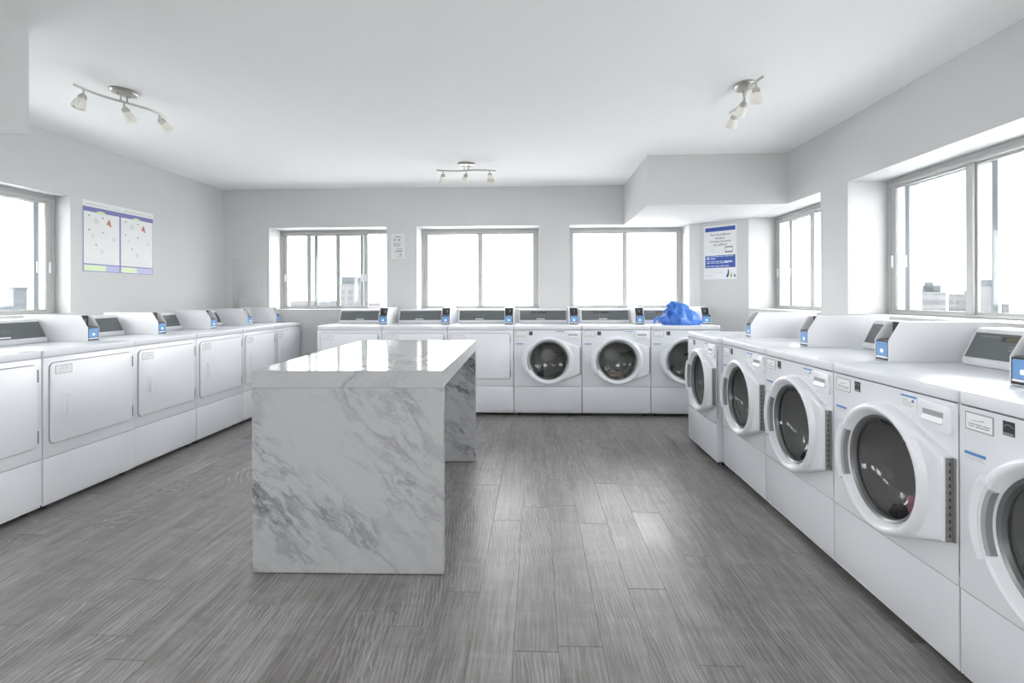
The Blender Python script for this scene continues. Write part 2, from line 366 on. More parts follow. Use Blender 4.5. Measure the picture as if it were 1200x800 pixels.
# floor of individual planks running towards the back windows
fl = MB().box(XL - .02, XR + .02, YN, YB, -.12, -.0045).build('floor', 'subfloor'); tag(fl, kind='structure')
PW, PL, G, GE = 0.152, 1.22, 0.0003, 0.0011
def plank_bm(l):
    b = MB(); b.box(G, PW - G, GE, l - GE, -.0045, 0, .0006, 1); return b
full_me = None; stuffmb = MB(); npl = 0
x = XL; k = 0
while x < XR - 0.01:
    w = min(PW, XR - x); y = YN - random.uniform(0, PL); k += 1
    while y < YB:
        y0, y1 = max(y, YN), min(y + PL, YB); y += PL
        if y1 - y0 < .03: continue
        if y1 < 1.15 or x + w < -3.1 or x > 1.75:
            stuffmb.box(x + G, x + w - G, y0 + G, y1 - G, -.0045, 0, .0006, 1); continue
        if abs((y1 - y0) - PL) < 1e-6 and w == PW:
            if full_me is None:
                o = plank_bm(PL).build('plank', 'plank', fl); full_me = o.data
            else:
                o = bpy.data.objects.new('plank', full_me); COL.objects.link(o); o.parent = fl
        else:
            o = MB().box(G, w - G, GE, y1 - y0 - GE, -.0045, 0, .0006, 1).build('plank', 'plank', fl)
        o.location = (x, y0, 0); npl += 1
    x += PW
so_ = stuffmb.build('plank_field', 'plank', fl); so_['kind'] = 'stuff'

# ------------------------------------------------------------------ windows
def window(name, axis, a0, a1, z0, z1, base, sign, reveal, sashes, outer):
    """local frame: u along the opening, d outward from the room face, z up"""
    root = empty(name); root['kind'] = 'structure'
    def B(mb, u0, u1, d0, d1, s0, s1, bev=.003):
        p, q = base + sign * d0, base + sign * d1; p, q = min(p, q), max(p, q)
        if axis == 'x': mb.box(u0, u1, p, q, s0, s1, bev, 1)
        else: mb.box(p, q, u0, u1, s0, s1, bev, 1)
        return mb
    t = .004
    mb = MB()
    B(mb, a0, a0 + t, 0, reveal, z0, z1, 0); B(mb, a1 - t, a1, 0, reveal, z0, z1, 0); B(mb, a0 + t, a1 - t, 0, reveal, z1 - t, z1, 0)
    mb.build('reveal', 'reveal', root)
    B(MB(), a0 + t, a1 - t, -.006, reveal, z0, z0 + .008, .002).build('sill', 'reveal', root)
    f0, f1 = reveal + .001, reveal + FD
    mb = MB(); fw, ft, fb = .028, .052, .026
    B(mb, a0, a0 + fw, f0, f1, z0, z1); B(mb, a1 - fw, a1, f0, f1, z0, z1)
    B(mb, a0 + fw, a1 - fw, f0, f1, z1 - ft, z1); B(mb, a0 + fw, a1 - fw, f0, f1, z0, z0 + fb)
    B(mb, a0 + fw, a1 - fw, f0 - .012, f0, z1 - ft - .004, z1 - ft + .018); B(mb, a0 + fw, a1 - fw, f0 - .008, f0, z0 + fb - .016, z0 + fb)
    mb.build('frame', 'alu', root)
    zt, zb = z1 - ft + .004, z0 + fb - .004
    def sash(u0, u1, d, latch, sw, m):
        s = MB(); e = .022
        B(s, u0, u0 + sw, d, d + .02, zb, zt); B(s, u1 - sw, u1, d, d + .02, zb, zt)
        B(s, u0 + sw, u1 - sw, d + .001, d + .019, zt - e, zt); B(s, u0 + sw, u1 - sw, d + .001, d + .019, zb, zb + e)
        so = s.build('sash', m, root)
        B(MB(), u0 + sw, u1 - sw, d + .008, d + .012, zb + e, zt - e, 0).build('pane', 'pane', so)
        if latch:
            lu = u1 - sw * .5 if latch == 'hi' else u0 + sw * .5
            B(MB(), lu - .009, lu + .009, d - .014, d, 1.40, 1.49, .004).build('latch', 'plastic_white', so)
    for (u0, u1, d, latch) in sashes: sash(u0, u1, reveal + d, latch, .050, 'alu')
    for (u0, u1, d, latch) in outer: sash(u0, u1, reveal + d, latch, .042, 'alu_out')
    c = (a0 + a1) / 2
    if axis == 'x': portal('daylight_portal', (c, base + sign * (reveal + FD + .02), (z0 + z1) / 2), (-PI / 2 * sign, 0, 0), a1 - a0, z1 - z0)
    else: portal('daylight_portal', (base + sign * (reveal + FD + .02), c, (z0 + z1) / 2), (0, PI / 2 * sign, 0), z1 - z0, a1 - a0)
    return root
def pair(w, o=.0):
    c = (w[0] + w[1]) / 2; f = .026
    return [(w[0] + f, c + .030, .028, None), (c - .030, w[1] - f, .008, None)]
# first back window: right sash slid part open, second pair behind it
window('window_1', 'x', *W1, SILL, HEAD, YB, 1, RD, [(-3.138, -2.420, .028, 'lo'), (-2.83, -2.062, .008, 'hi')], [(-2.755, -2.13, .055, 'hi')])
window('window_2', 'x', *W2, SILL, HEAD, YB, 1, RD, pair(W2), [])
window('window_3', 'x', *W3, SILL, HEAD, YB, 1, RD, pair(W3), [])
window('window_4', 'y', *R1, SILL + .01, HEAD - .002, XR, 1, RD, [(4.94, 5.671, .008, 'hi'), (4.308, 5.05, .028, None)], [(4.75, 5.50, .055, 'hi')])
window('window_5', 'y', *R2, SILL + .01, HEAD - .002, XR, 1, RD, [(3.195, 3.899, .008, 'hi'), (2.526, 3.235, .028, None)], [(3.085, 3.83, .058, 'hi')])
window('window_6', 'y', *R3, SILL + .01, HEAD - .002, XR, 1, RD, pair(R3), [])  # unseen window added on the right wall for more daylight
window('window_7', 'y', *L1, SILL + .02, HEAD - .015, XL, -1, LD, [(3.32, 4.029, .008, 'hi'), (2.651, 3.36, .028, None)], [(3.2, 3.97, .058, 'hi')])

window('window_8', 'y', *R4, SILL + .01, HEAD - .002, XR, 1, RD, pair(R4), [])  # another unseen right-wall window, added to brighten the room
window('window_9', 'y', *L2, SILL + .02, 1.99, XL, -1, LD, pair(L2), [])  # unseen left-wall window added for its daylight
window('window_10', 'y', *L3, SILL + .02, 1.99, XL, -1, LD, pair(L3), [])  # second unseen left-wall window, also added for light

for i_, w_ in enumerate(F_): window('window_%d' % (11 + i_), 'x', *w_, SILL, HEAD, YN, -1, .05, pair(w_), [])  # unseen windows added behind the camera as daylight fill

# ------------------------------------------------------------------ marble folding table
tb = tag(empty('folding_table', (-1.236, 2.238, 0), 0.0225), 'white grey-veined marble waterfall table standing in the middle of the floor', 'table')
TW, TL, TH, TT = 0.838, 1.60, 0.885, 0.075
MB().box(0, TW, 0, TL, TH - TT, TH, .0015, 1).build('tabletop', 'marble_top', tb)
MB().box(.0005, TW - .0005, .0005, .045, .004, TH - TT - .0006, .0012, 1).build('end_panel', 'marble', tb)
MB().box(.0005, TW - .0005, TL - .045, TL - .0005, .004, TH - TT - .0006, .0012, 1).build('end_panel', 'marble', tb)
bx('foot_strip', 'black', tb, .01, TW - .01, .008, .038, 0, .004); bx('foot_strip', 'black', tb, .01, TW - .01, TL - .038, TL - .008, 0, .004)

# ------------------------------------------------------------------ machines (local x along the front, y back from the front, z up)
TOP, LIP, SEP, BOT = 0.909, 0.865, 0.298, 0.034
def console_parts(root, w, wash):
    # slanted control console
    prof = [(.522, TOP + .001), (.518, TOP + .022), (.582, 1.058), (.597, 1.066), (.70, 1.066), (.70, TOP + .001)]
    cx0, cx1 = -w / 2 + .035, w / 2 - .112
    con = MB().prism(prof, cx0, cx1, 'x', .004, 2).build('console', 'enamel_case', root)
    a, b = Vector((0, .518, TOP + .022)), Vector((0, .582, 1.058)); d = (b - a).normalized(); n = Vector((0, -d.z, d.y))
    def slab(nm, m, x0, x1, t0, t1, h0, h1, parent=con):
        L_ = (b - a).length; pts = []
        for t, h in ((t0, h0), (t1, h0), (t1, h1), (t0, h1)):
            p = a + d * (L_ * t) + n * h; pts.append((p.y, p.z))
        return MB().prism(pts, x0, x1, 'x').build(nm, m, parent)
    g0, g1 = cx0 + .012, cx1 - .012
    pn = slab('control_panel', 'panel_grey', g0, g1, .10, .90, -.002, .0025)
    k = g1 - g0
    slab('brand_badge', 'label_white', g0 + k * .36, g0 + k * .54, .15, .22, .0025, .0032)
    if wash: slab('display', 'lcd', g0 + k * .30, g0 + k * .42, .68, .80, .0025, .0030)
    if wash: slab('display_surround', 'darkgrey', g0 + k * .26, g0 + k * .58, .66, .82, .0022, .0028)
    mbp = MB()
    for i in range(4):
        for j in range(2):
            L_ = (b - a).length; x0 = g0 + k * (.36 + .055 * i); pts = []
            for t, h in ((.50 - .1 * j, .0025), (.545 - .1 * j, .0025), (.545 - .1 * j, .003), (.50 - .1 * j, .003)):
                p = a + d * (L_ * t) + n * h; pts.append((p.y, p.z))
            mbp.prism(pts, x0, x0 + .016, 'x')
    mbp.build('panel_print', 'panel_grey2', con)
    slab('print_line', 'panel_grey2', g0 + k * .06, g0 + k * .24, .77, .81, .0025, .003)
    if wash: slab('start_button', 'led_green', g0 + k * .57, g0 + k * .66, .14, .24, .0025, .0036)
    # coin and card box with a chamfered top front corner
    c0, c1 = w / 2 - .106, w / 2 - .012; zb = TOP + .001; zt = 1.086; t = .004
    prof = [(.248, zb), (.248, 1.004), (.298, zt), (.70, zt), (.70, zb)]
    box = MB()
    box.prism(prof, c0, c0 + t, 'x', .001, 1).prism(prof, c1 - t, c1, 'x', .001, 1)
    box.prism([(.332, zb), (.332, zt), (.70, zt), (.70, zb)], c0 + t, c1 - t, 'x')
    box.prism([(.254, zb), (.254, zb + .012), (.34, zb + .012), (.34, zb)], c0 + t, c1 - t, 'x')
    pb = box.build('payment_box', 'enamel_case', root)
    MB().box(c0 + t, c1 - t, .326, .332, 1.004, zt - .002).box(c0 + .024, c1 - .024, .318, .326, 1.02, zt - .016, .003, 1).build('slot_recess', 'darkgrey', pb)
    MB().prism([(.2605, 1.000), (.2605, 1.006), (.327, 1.010), (.327, 1.000)], c0 + t, c1 - t, 'x').build('slot_shelf', 'slotgrey', pb)
    MB().box(c0 + .052, c0 + .060, .312, .320, 1.03, 1.06, .002, 1).build('coin_slot', 'steel', pb)
    MB().prism(rrect(c0 + t, c1 - t, zb + .004, 1.002, .003, 2), .251, .262, 'y').build('reader_surround', 'black', pb)
    MB().prism(rrect(c0 + .010, c1 - .010, zb + .022, .996, .004, 3), .2485, .2515, 'y').build('reader_screen', 'screen', pb)
    MB().prism(rrect(c0 + .038, c1 - .036, .948, .964, .004, 3), .2478, .2486, 'y').build('screen_icon', 'icon', pb)
    MB().box(c0 + .010, c1 - .010, .2475, .2515, zb + .014, zb + .021).build('screen_bar', 'label_white', pb)

def base_parts(root, w):
    h = w / 2 - .0015
    mb = MB(); mb.prism(rrect(-h, h, .0, .715, .012, 3), LIP + .004, TOP, 'z', .006, 3); mb.build('worktop', 'enamel', root)
    for sx in (-1, 1):
        for y in (.06, .66):
            MB().lathe([(0, 0), (.018, 0), (.018, .008), (.008, .010), (.008, BOT + .004), (0, BOT + .004)], 14, Matrix.Translation((sx * (h - .05), y, 0))).build('levelling_foot', 'darkgrey', root)
    MB().prism([(.004, BOT + .012), (.004, SEP - .002), (.02, SEP - .002), (.02, BOT + .012)], -h + .001, h - .001, 'x', .003, 2).build('lower_panel', 'enamel', root)
    MB().box(-h + .004, h - .004, .010, .022, BOT - .004, BOT + .010, .002, 1).build('kick_flange', 'enamel_case', root)

def make_dryer():
    w = .672; root = empty('clothes_dryer'); base_parts(root, w); h = w / 2 - .0015
    mb = MB(); mb.box(-h, h, .016, .71, BOT, LIP + .004); mb.prism(rrect(-h, h, SEP + .002, LIP, .006, 2), .004, .018, 'y', .003, 2)
    mb.build('cabinet', 'enamel', root)
    d0, d1, z0, z1 = -h + .036, h - .034, .372, .832
    MB().prism(rrect(d0 - .004, d1 + .004, z0 - .004, z1 + .004, .032, 5), .0030, .0045, 'y').build('door_gap', 'gasket', root)
    dr = MB().prism(rrect(d0, d1, z0, z1, .028, 5), -.006, .0042, 'y', .003, 2).build('door', 'door_plastic', root)
    # recessed pull handle at the left of the door
    hx, hz0, hz1 = d0 + .075, .525, .655
    hb = MB(); hb.prism(rrect(hx, hx + .055, hz0, hz1, .008, 3), -.0085, -.0055, 'y', .001, 1)
    hb.prism([(hx + .004, -.0085), (hx + .012, -.019), (hx + .028, -.0205), (hx + .040, -.014), (hx + .046, -.0085)], hz0 + .006, hz1 - .006, 'z', .001, 1)
    hb.build('handle', 'door_plastic', dr)
    for zz in (.735, .395):
        MB().box(d1 - .002, d1 + .006, -.0085, .003, zz, zz + .07, .0015, 1).build('hinge', 'gasket', dr)
    lb = MB().prism(rrect(d0 + .028, d0 + .135, .765, .815, .003, 2), -.0068, -.0058, 'y').build('instruction_label', 'label_grey', dr)
    MB().prism(rrect(d0 + .031, d0 + .132, .768, .812, .002, 2), -.0072, -.0066, 'y').build('label_face', 'label_white', lb)
    pm = MB()
    for i, (u0, u1) in enumerate(((.060, .105), (.045, .118), (.050, .112), (.040, .08))):
        pm.box(d0 + u0, d0 + u1, -.0076, -.0070, .803 - i * .009, .806 - i * .009)
    pm.build('label_print', 'print_pale', lb)
    console_parts(root, w, False)
    return root

DCX, DCZ, RG, RO = .008, .56, .193, .238
def Rout(t):
    t = (t + PI) % (2 * PI) - PI; a = abs(math.degrees(t)); px, pz = .315, .134
    if a <= 23.04: return px / math.cos(t)
    if a < 69: return RO / math.cos(math.radians(a - 69))
    if a > 112: return RO + .030 * math.sin(math.radians((a - 112) / 68 * 90)) ** 2
    return RO
def make_washer():
    w = .683; root = empty('clothes_washer'); base_parts(root, w); h = w / 2 - .0015
    # cabinet: shell plus front sheet with a round porthole
    mb = MB()
    for a in ((-h, -h + .004, .006, .71, BOT, LIP + .004), (h - .004, h, .006, .71, BOT, LIP + .004), (-h, h, .70, .71, BOT, LIP + .004), (-h, h, .02, .71, BOT, BOT + .006), (-h, h, .018, .71, SEP - .02, SEP - .014)): mb.box(*a)
    b = bmesh.new(); n = 64; rings = []
    hole = [(DCX + .215 * math.cos(2 * PI * i / n), DCZ + .215 * math.sin(2 * PI * i / n)) for i in range(n)]
    def edge(i):
        t = 2 * PI * i / n; c, s = math.cos(t), math.sin(t); k = 1e9
        if c > 1e-6: k = min(k, (h - DCX) / c)
        if c < -1e-6: k = min(k, (-h - DCX) / c)
        if s > 1e-6: k = min(k, (LIP - DCZ) / s)
        if s < -1e-6: k = min(k, (SEP + .002 - DCZ) / s)
        return (DCX + c * k, DCZ + s * k)
    A = [b.verts.new((p[0], .004, p[1])) for p in hole]; B_ = [b.verts.new((edge(i)[0], .004, edge(i)[1])) for i in range(n)]; Cc = [b.verts.new((p[0], .04, p[1])) for p in hole]
    D_ = [b.verts.new((edge(i)[0], .02, edge(i)[1])) for i in range(n)]
    for i in range(n):
        j = (i + 1) % n; b.faces.new((A[i], A[j], B_[j], B_[i])); b.faces.new((Cc[i], Cc[j], A[j], A[i])); b.faces.new((B_[i], B_[j], D_[j], D_[i]))
    for cx_, cz_ in ((h, LIP), (-h, LIP), (-h, SEP + .002), (h, SEP + .002)):   # square corners
        idx = sorted(range(n), key=lambda i: (edge(i)[0] - cx_) ** 2 + (edge(i)[1] - cz_) ** 2)[:2]; v = b.verts.new((cx_, .004, cz_))
        b.faces.new((B_[idx[0]], B_[idx[1]], v))
    bmesh.ops.recalc_face_normals(b, faces=b.faces); mb.join(b)
    mb.build('cabinet', 'enamel', root)
    # drum with lifters
    tm = Matrix.Translation((DCX, 0, DCZ)) @ Matrix.Rotation(-PI / 2, 4, 'X')
    dm = MB().lathe([(.205, .035), (.235, .05), (.235, .42), (.215, .44), (.13, .43), (.09, .40), (.05, .395), (0, .395)], 48, tm).build('drum', 'drum', root)
    bf = MB()
    for k in range(3):
        a = PI / 2 + k * 2 * PI / 3 + .35
        r_ = Matrix.Translation((DCX, 0, DCZ)) @ Matrix.Rotation(a, 4, 'Y')
        q = bmesh.new(); bmesh.ops.create_cube(q, size=1)
        for v in q.verts:
            tap = .55 if v.co.x < 0 else 1
            v.co = Vector((.205 + v.co.x * .06, .24 + v.co.y * .34, v.co.z * .07 * tap))
        bmesh.ops.bevel(q, geom=q.edges[:], offset=.012, segments=2, affect='EDGES'); bf.join(q, r_)
        q = bmesh.new(); bmesh.ops.create_cube(q, size=1)
        for v in q.verts: v.co = Vector((.12 + v.co.x * .17, .41 + v.co.y * .02, v.co.z * .03))
        bmesh.ops.bevel(q, geom=q.edges[:], offset=.005, segments=1, affect='EDGES'); bf.join(q, r_)
    bf.build('lifter', 'rim', dm)
    # door
    b = bmesh.new(); n = 120; loops = []
    ss = (0, 0.0, .10, .22, .38, .55, .70, .82, .91, .97, 1.0)
    def hgt(r, R, t):
        e = min(1, (R - r) / .016); e = math.sqrt(max(0, 1 - (1 - e) ** 2))
        ring = max(0, 1 - ((r - .222) / .020) ** 2) if r < .222 else max(0, 1 - ((r - .222) / .030) ** 2)
        inner = min(1, (r - RG) / .016); inner = math.sqrt(max(0, 1 - (1 - inner) ** 2))
        return .012 + (.015 * e + .018 * ring) * (.25 + .75 * inner)
    pr = []
    for i in range(n):
        t = 2 * PI * i / n; R = Rout(t); col = [(R, -.004)]
        col.append((R, .012))
        rads = [R - (R - RG) * s for s in (.0, .04, .09, .16, .26, .38, .5, .62, .74, .84, .92, 1.0)]
        if R > .25: rads = sorted({R, R - .003, R - .008, R - .016, *[.252 + (R - .016 - .252) * q for q in (.66, .33, 0)], .240, .230, .222, .212, .204, RG}, reverse=True) if R - .016 > .256 else sorted([R, R - .002, R - .005, R - .009, R - .012, .2385, .234, .228, .222, .212, .204, RG], reverse=True)
        else: rads = sorted([R, R - .002, R - .005, R - .009, R - .012, R - .014, .2225, .220, .216, .210, .202, RG], reverse=True)
        rads = (rads + [RG] * 12)[:12] if len(rads) >= 12 else rads + [RG] * (12 - len(rads))
        for r in rads[1:]: col.append((r, hgt(r, R, t)))
        col.append((RG - .001, .004)); pr.append(col)
    grid = [[b.verts.new((DCX + r * math.cos(2 * PI * i / n), -y, DCZ + r * math.sin(2 * PI * i / n))) for r, y in pr[i]] for i in range(n)]
    m_ = len(pr[0])
    for i in range(n):
        j = (i + 1) % n
        for q in range(m_ - 1):
            try: b.faces.new((grid[i][q], grid[i][q + 1], grid[j][q + 1], grid[j][q]))
            except ValueError: pass
    bmesh.ops.remove_doubles(b, verts=b.verts, dist=1e-6); bmesh.ops.recalc_face_normals(b, faces=b.faces)
    dr = MB().join(b).build('door', 'door_plastic', root, 28)
    MB().lathe([(.1925, .020), (.196, .012), (.1925, -.005), (.183, -.012), (.178, .002), (.183, .014)], 72, tm @ Matrix.Scale(-1, 4, (0, 0, 1)), close=True).build('glass_rim', 'rim', dr)
    MB().lathe([(.180, -.004), (.165, -.035), (.13, -.062), (.08, -.078), (0, -.083)], 56, tm @ Matrix.Scale(-1, 4, (0, 0, 1))).build('glass', 'door_glass', dr)
    # grip: proud crescent at the left with a grey arc painting the finger slot's shade beside the glass
    def arc(a0, a1, r0, r1, y0, y1, nseg=18):
        q = bmesh.new(); L_ = []
        for i in range(nseg + 1):
            t = math.radians(a0 + (a1 - a0) * i / nseg); ri = r0; ro = r1(t) if callable(r1) else r1
            L_.append([q.verts.new((DCX + r * math.cos(t), y, DCZ + r * math.sin(t))) for r, y in ((ri, y0), (ri, y1), ((ri + ro) / 2, y1 - .004), (ro, y1 + .012), (ro, y0))])
        for a_, b2 in zip(L_, L_[1:]):
            for k in range(5): q.faces.new((a_[k], a_[(k + 1) % 5], b2[(k + 1) % 5], b2[k]))
        q.faces.new(L_[0]); q.faces.new(L_[-1][::-1]); bmesh.ops.recalc_face_normals(q, faces=q.faces); return q
    MB().join(arc(150, 207, .222, lambda t: Rout(t) + .003, -.006, -.047)).build('handle', 'door_plastic', dr)
    MB().join(arc(152, 205, .199, .221, -.01, -.0435)).build('finger_slot_shadow', 'slot_shadow', dr)
    # hinge on the right edge
    hx = DCX + .315
    hg = MB().box(hx, hx + .003, -.022, .004, DCZ - .132, DCZ + .132).build('hinge', 'steel', dr)
    MB().box(hx + .001, hx + .010, -.003, .003, DCZ - .132, DCZ + .132).build('hinge_leaf', 'steel', hg)
    sl = MB()
    for i in range(11):
        z = DCZ - .118 + i * .0225; sl.box(hx + .003, hx + .0036, -.013, -.009, z, z + .011)
        sl.box(hx + .003, hx + .0036, -.021, -.019, z + .003, z + .006)
    sl.build('hinge_slots', 'black', hg)
    # detergent drawer
    x0, x1, z0, z1 = h - .158, h - .016, .762, .853
    dd = MB().prism(rrect(x0, x1, z0, z1, .010, 3), -.008, .006, 'y', .003, 2).build('detergent_drawer', 'door_plastic', root)
    pk = MB(); pk.prism(rrect(x0 + .022, x1 - .022, z0 + .024, z1 - .024, .008, 3), -.0095, -.0075, 'y', .0008, 1)
    pk.build('pull_rim', 'door_plastic', dd)
    MB().prism([(-.0098, z1 - .026), (-.0098, z1 - .044), (-.0092, z1 - .044), (-.0092, z1 - .026)], x0 + .026, x1 - .026, 'x').build('pull_shadow', 'slot_shadow', dd)  # grey strip painting the shade in the upper part of the pull
    MB().prism([(-.0100, z0 + .024), (-.015, z0 + .030), (-.0098, z1 - .044), (-.0095, z0 + .024)], x0 + .026, x1 - .026, 'x').build('pull_scoop', 'enamel', dd)
    # labels
    lb = MB().prism(rrect(-h + .022, -h + .122, .797, .852, .003, 2), .0030, .0045, 'y').build('rating_label', 'label_grey', root)
    MB().prism(rrect(-h + .026, -h + .118, .801, .848, .002, 2), .0024, .0032, 'y').build('label_face', 'label_white', lb)
    pm = MB()
    pm.tube([(-h + .045 + .045 * q, .0022, .828 + .004 * q * q) for q in (0, .3, .6, 1)], [.0006, .001, .001, .0016], 5)
    for u0, u1, z in ((.034, .060, .816), (.062, .082, .816), (.086, .110, .816), (.036, .055, .809), (.060, .108, .809)): pm.box(-h + u0, -h + u1, .0020, .0026, z, z + .003)
    pm.build('label_print', 'print_grey', lb)
    eb = MB().box(-h + .152, -h + .188, .0026, .0045, .812, .852).build('energy_emblem', 'print_black', root)
    em = MB(); em.tube([(-h + .154, .0024, .835), (-h + .163, .0024, .842), (-h + .174, .0024, .842), (-h + .186, .0024, .836)], .0014, 5)
    em.box(-h + .154, -h + .186, .0020, .0027, .8135, .8205)
    em.build('emblem_print', 'print_mid', eb)
    st = MB().box(-h + .020, -h + .094, .0028, .0045, .722, .731).build('caution_strip', 'print_blue', root)
    pm = MB(); pm.box(-h + .022, -h + .085, .0030, .0045, .714, .717); pm.box(-h + .022, -h + .09, .0030, .0045, .708, .7105); pm.build('strip_print', 'print_pale', st)
    dl = MB().box(h - .255, h - .178, .0030, .0045, .806, .852).build('detergent_label', 'label_white', root)
    MB().box(h - .255, h - .178, .0024, .0032, .845, .852).build('label_heading', 'print_blue', dl)
    MB().lathe([(0, 0), (.006, 0), (.006, .0006), (0, .0006)], 12, Matrix.Translation((h - .195, .0030, .834)) @ Matrix.Rotation(PI / 2, 4, 'X')).build('label_dot', 'print_blue', dl)
    pm = MB()
    for i in range(4): pm.box(h - .250, h - (.19 if i % 2 else .20), .0024, .0032, .812 + i * .0055, .8145 + i * .0055)
    pm.box(h - .250, h - .222, .0024, .0032, .834, .838); pm.build('label_print', 'print_pale', dl)
    console_parts(root, w, True)
    return root

XF, XB, YF = 1.3117, -0.2152, 5.3036
XLF = -2.770
dry = make_dryer(); first = [True]
def place(proto, used, x, y, rz, sx, label, cat, group):
    o = proto if not used else copy_tree(proto)
    o.location = (x, y, 0); o.rotation_euler = (0, 0, rz); o.scale = (sx, 1, 1); return tag(o, label, cat, group)
ls = [2.15, 2.83, 3.512, 4.186, 4.872, 5.495, 6.105]
ll = ['white dryer in the left row cut off by the left edge, under the left window',
      'white dryer second from the left edge in the left row, its door fully in view',
      'third white dryer of the left row, in front of the blue-bordered poster',
      'fourth white dryer of the left row, just before the row passes behind the marble table',
      'fifth white dryer of the left row, its lower half hidden by the marble table',
      'last white dryer of the left row, at the back wall under the access panel']
dx = [.006, .010, 0, 0, 0, 0]
for i in range(6):
    place(dry, i > 0, XLF + dx[i], (ls[i] + ls[i + 1]) / 2, PI / 2, (ls[i + 1] - ls[i]) / .674, ll[i], 'dryer', 'dryers along the left wall')
bl = ['leftmost white dryer of the back row, under the left back window',
      'middle white dryer of the back row, with its lower half behind the marble table',
      'white dryer of the back row standing directly left of the first round-door washer']
for i in range(3):
    place(dry, True, XB - .6754 * (3 - i) + .3377, YF, 0, 1.002, bl[i], 'dryer', 'dryers along the back wall')
was = make_washer()
wl_ = ['white round-door washer next to the last dryer in the back row',
       'middle white round-door washer of the back row with tan laundry inside',
       'white round-door washer at the right end of the back row under the blue bag']
wpos = []
for i in range(3):
    o = place(was, i > 0, XB + .686 * (i + .5), YF, 0, 1, wl_[i], 'washer', 'washers along the back wall'); wpos.append(o)
rl = ['farthest white washer of the right row, pulled slightly forward beside the back row',
      'second farthest white washer of the right row, under the small right window',
      'middle white washer of the five in the right row',
      'second nearest white washer of the right row, pink laundry behind its glass',
      'nearest white washer of the right row, its door cut by the photo\'s right edge']
for i in range(5):
    y = 3.753 + .686 * .5 - i * .686 + (.008 if i == 0 else 0)
    place(was, True, XF - (.040 if i == 0 else 0), y, -PI / 2, 1, rl[i], 'washer', 'washers along the right wall')

bpy.context.view_layer.update()
for o in [o for o in bpy.data.objects if o.parent and o.parent.parent and o.parent.parent.get('group', '').startswith('washers')]:
    right = 'right' in o.parent.parent['group']
    if (right and o.name.startswith('brand_badge')) or (not right and o.name.startswith('start_button')): bpy.data.objects.remove(o)

# laundry seen through two of the doors
def bundle(name, m, loc, sx, sy, sz, seed, label):
    b = bmesh.new(); bmesh.ops.create_icosphere(b, subdivisions=4, radius=1)
    rnd = random.Random(seed); ph = [rnd.uniform(0, 6) for _ in range(8)]
    for v in b.verts:
        c = v.co.copy(); k = 1 + .14 * math.sin(5 * c.x + ph[0] + 2 * math.sin(3 * c.y + ph[1])) + .10 * math.sin(9 * c.y + ph[2] + 2 * c.z) + .06 * math.sin(14 * c.x + 9 * c.z + ph[3])
        v.co = Vector((c.x * sx * k, c.y * sy * k, max(-.6, c.z * k) * sz))
    return tag(MB().join(b, Matrix.Translation(loc)).build(name, m, None, 180), label, 'laundry')
bundle('laundry_bundle', 'cloth_tan', (XB + .686 * 1.5 - .01, YF + .20, .375), .11, .11, .065, 3, 'crumpled tan laundry behind the glass of a back-row washer')
bundle('laundry_bundle', 'cloth_pink', (XF + .20, 2.02, .385), .11, .12, .075, 5, 'crumpled pink laundry behind the glass of a right-row washer')

# blue plastic bag on the last back-row washer
bag = empty('plastic_bag', (1.50, YF + .21, TOP + .001)); tag(bag, 'crumpled blue plastic bag lying on the right end washer of the back row', 'bag')
b = bmesh.new(); nu, nv = 72, 26; rows = []
prof_l = lambda t: t
for j in range(nv + 1):
    v = j / nv; row = []
    for i in range(nu):
        a = 2 * PI * i / nu; ca, sa = math.cos(a), math.sin(a)
        # squashed sack: wide base, drawn up towards a knot left of the middle
        base = (1 - v) ** .55
        bulge = 1 + .16 * math.sin(PI * min(1, v * 1.7))
        fold = .13 * (1 - 2 * abs(math.sin(2.5 * a + 2.5 * v + .6))) + .09 * (1 - 2 * abs(math.sin(4.5 * a - 4 * v + 2))) + .05 * math.sin(14 * a + 9 * v)
        r = base * bulge * (1 + fold * (.35 + v)) + .10 * (v ** 3)
        rx = .205 if ca > 0 else .190
        if v == 0: r *= .96
        cx = -.055 * v ** 1.2
        z = .225 * (v ** .85) * (1 + .10 * math.sin(3 * a + 1.1) * (1 - v)) + .012 * math.sin(7 * a + 8 * v) * math.sin(PI * v)
        z *= (1 + .12 * ca * math.sin(PI * v))
        row.append(b.verts.new((cx + r * rx * ca, r * .135 * sa, max(0, z))))
    rows.append(row)
for A, B_ in zip(rows, rows[1:]):
    for i in range(nu): b.faces.new((A[i], A[(i + 1) % nu], B_[(i + 1) % nu], B_[i]))
b.faces.new(rows[0][::-1]); b.faces.new(rows[-1]); bmesh.ops.recalc_face_normals(b, faces=b.faces)
MB().join(b).build('sack', 'bag', bag, 60)
kb = bmesh.new(); bmesh.ops.create_icosphere(kb, subdivisions=3, radius=1)
for v in kb.verts:
    c = v.co.copy(); k = 1 + .16 * math.sin(6 * c.x + 3 * c.z) + .1 * math.sin(11 * c.y + 5 * c.x)
    v.co = Vector((c.x * .062 * k - .072, c.y * .05 * k, c.z * .034 * k + .214 - .25 * max(0, -c.x) * .06))
MB().join(kb).build('knot', 'bag', bag, 60)
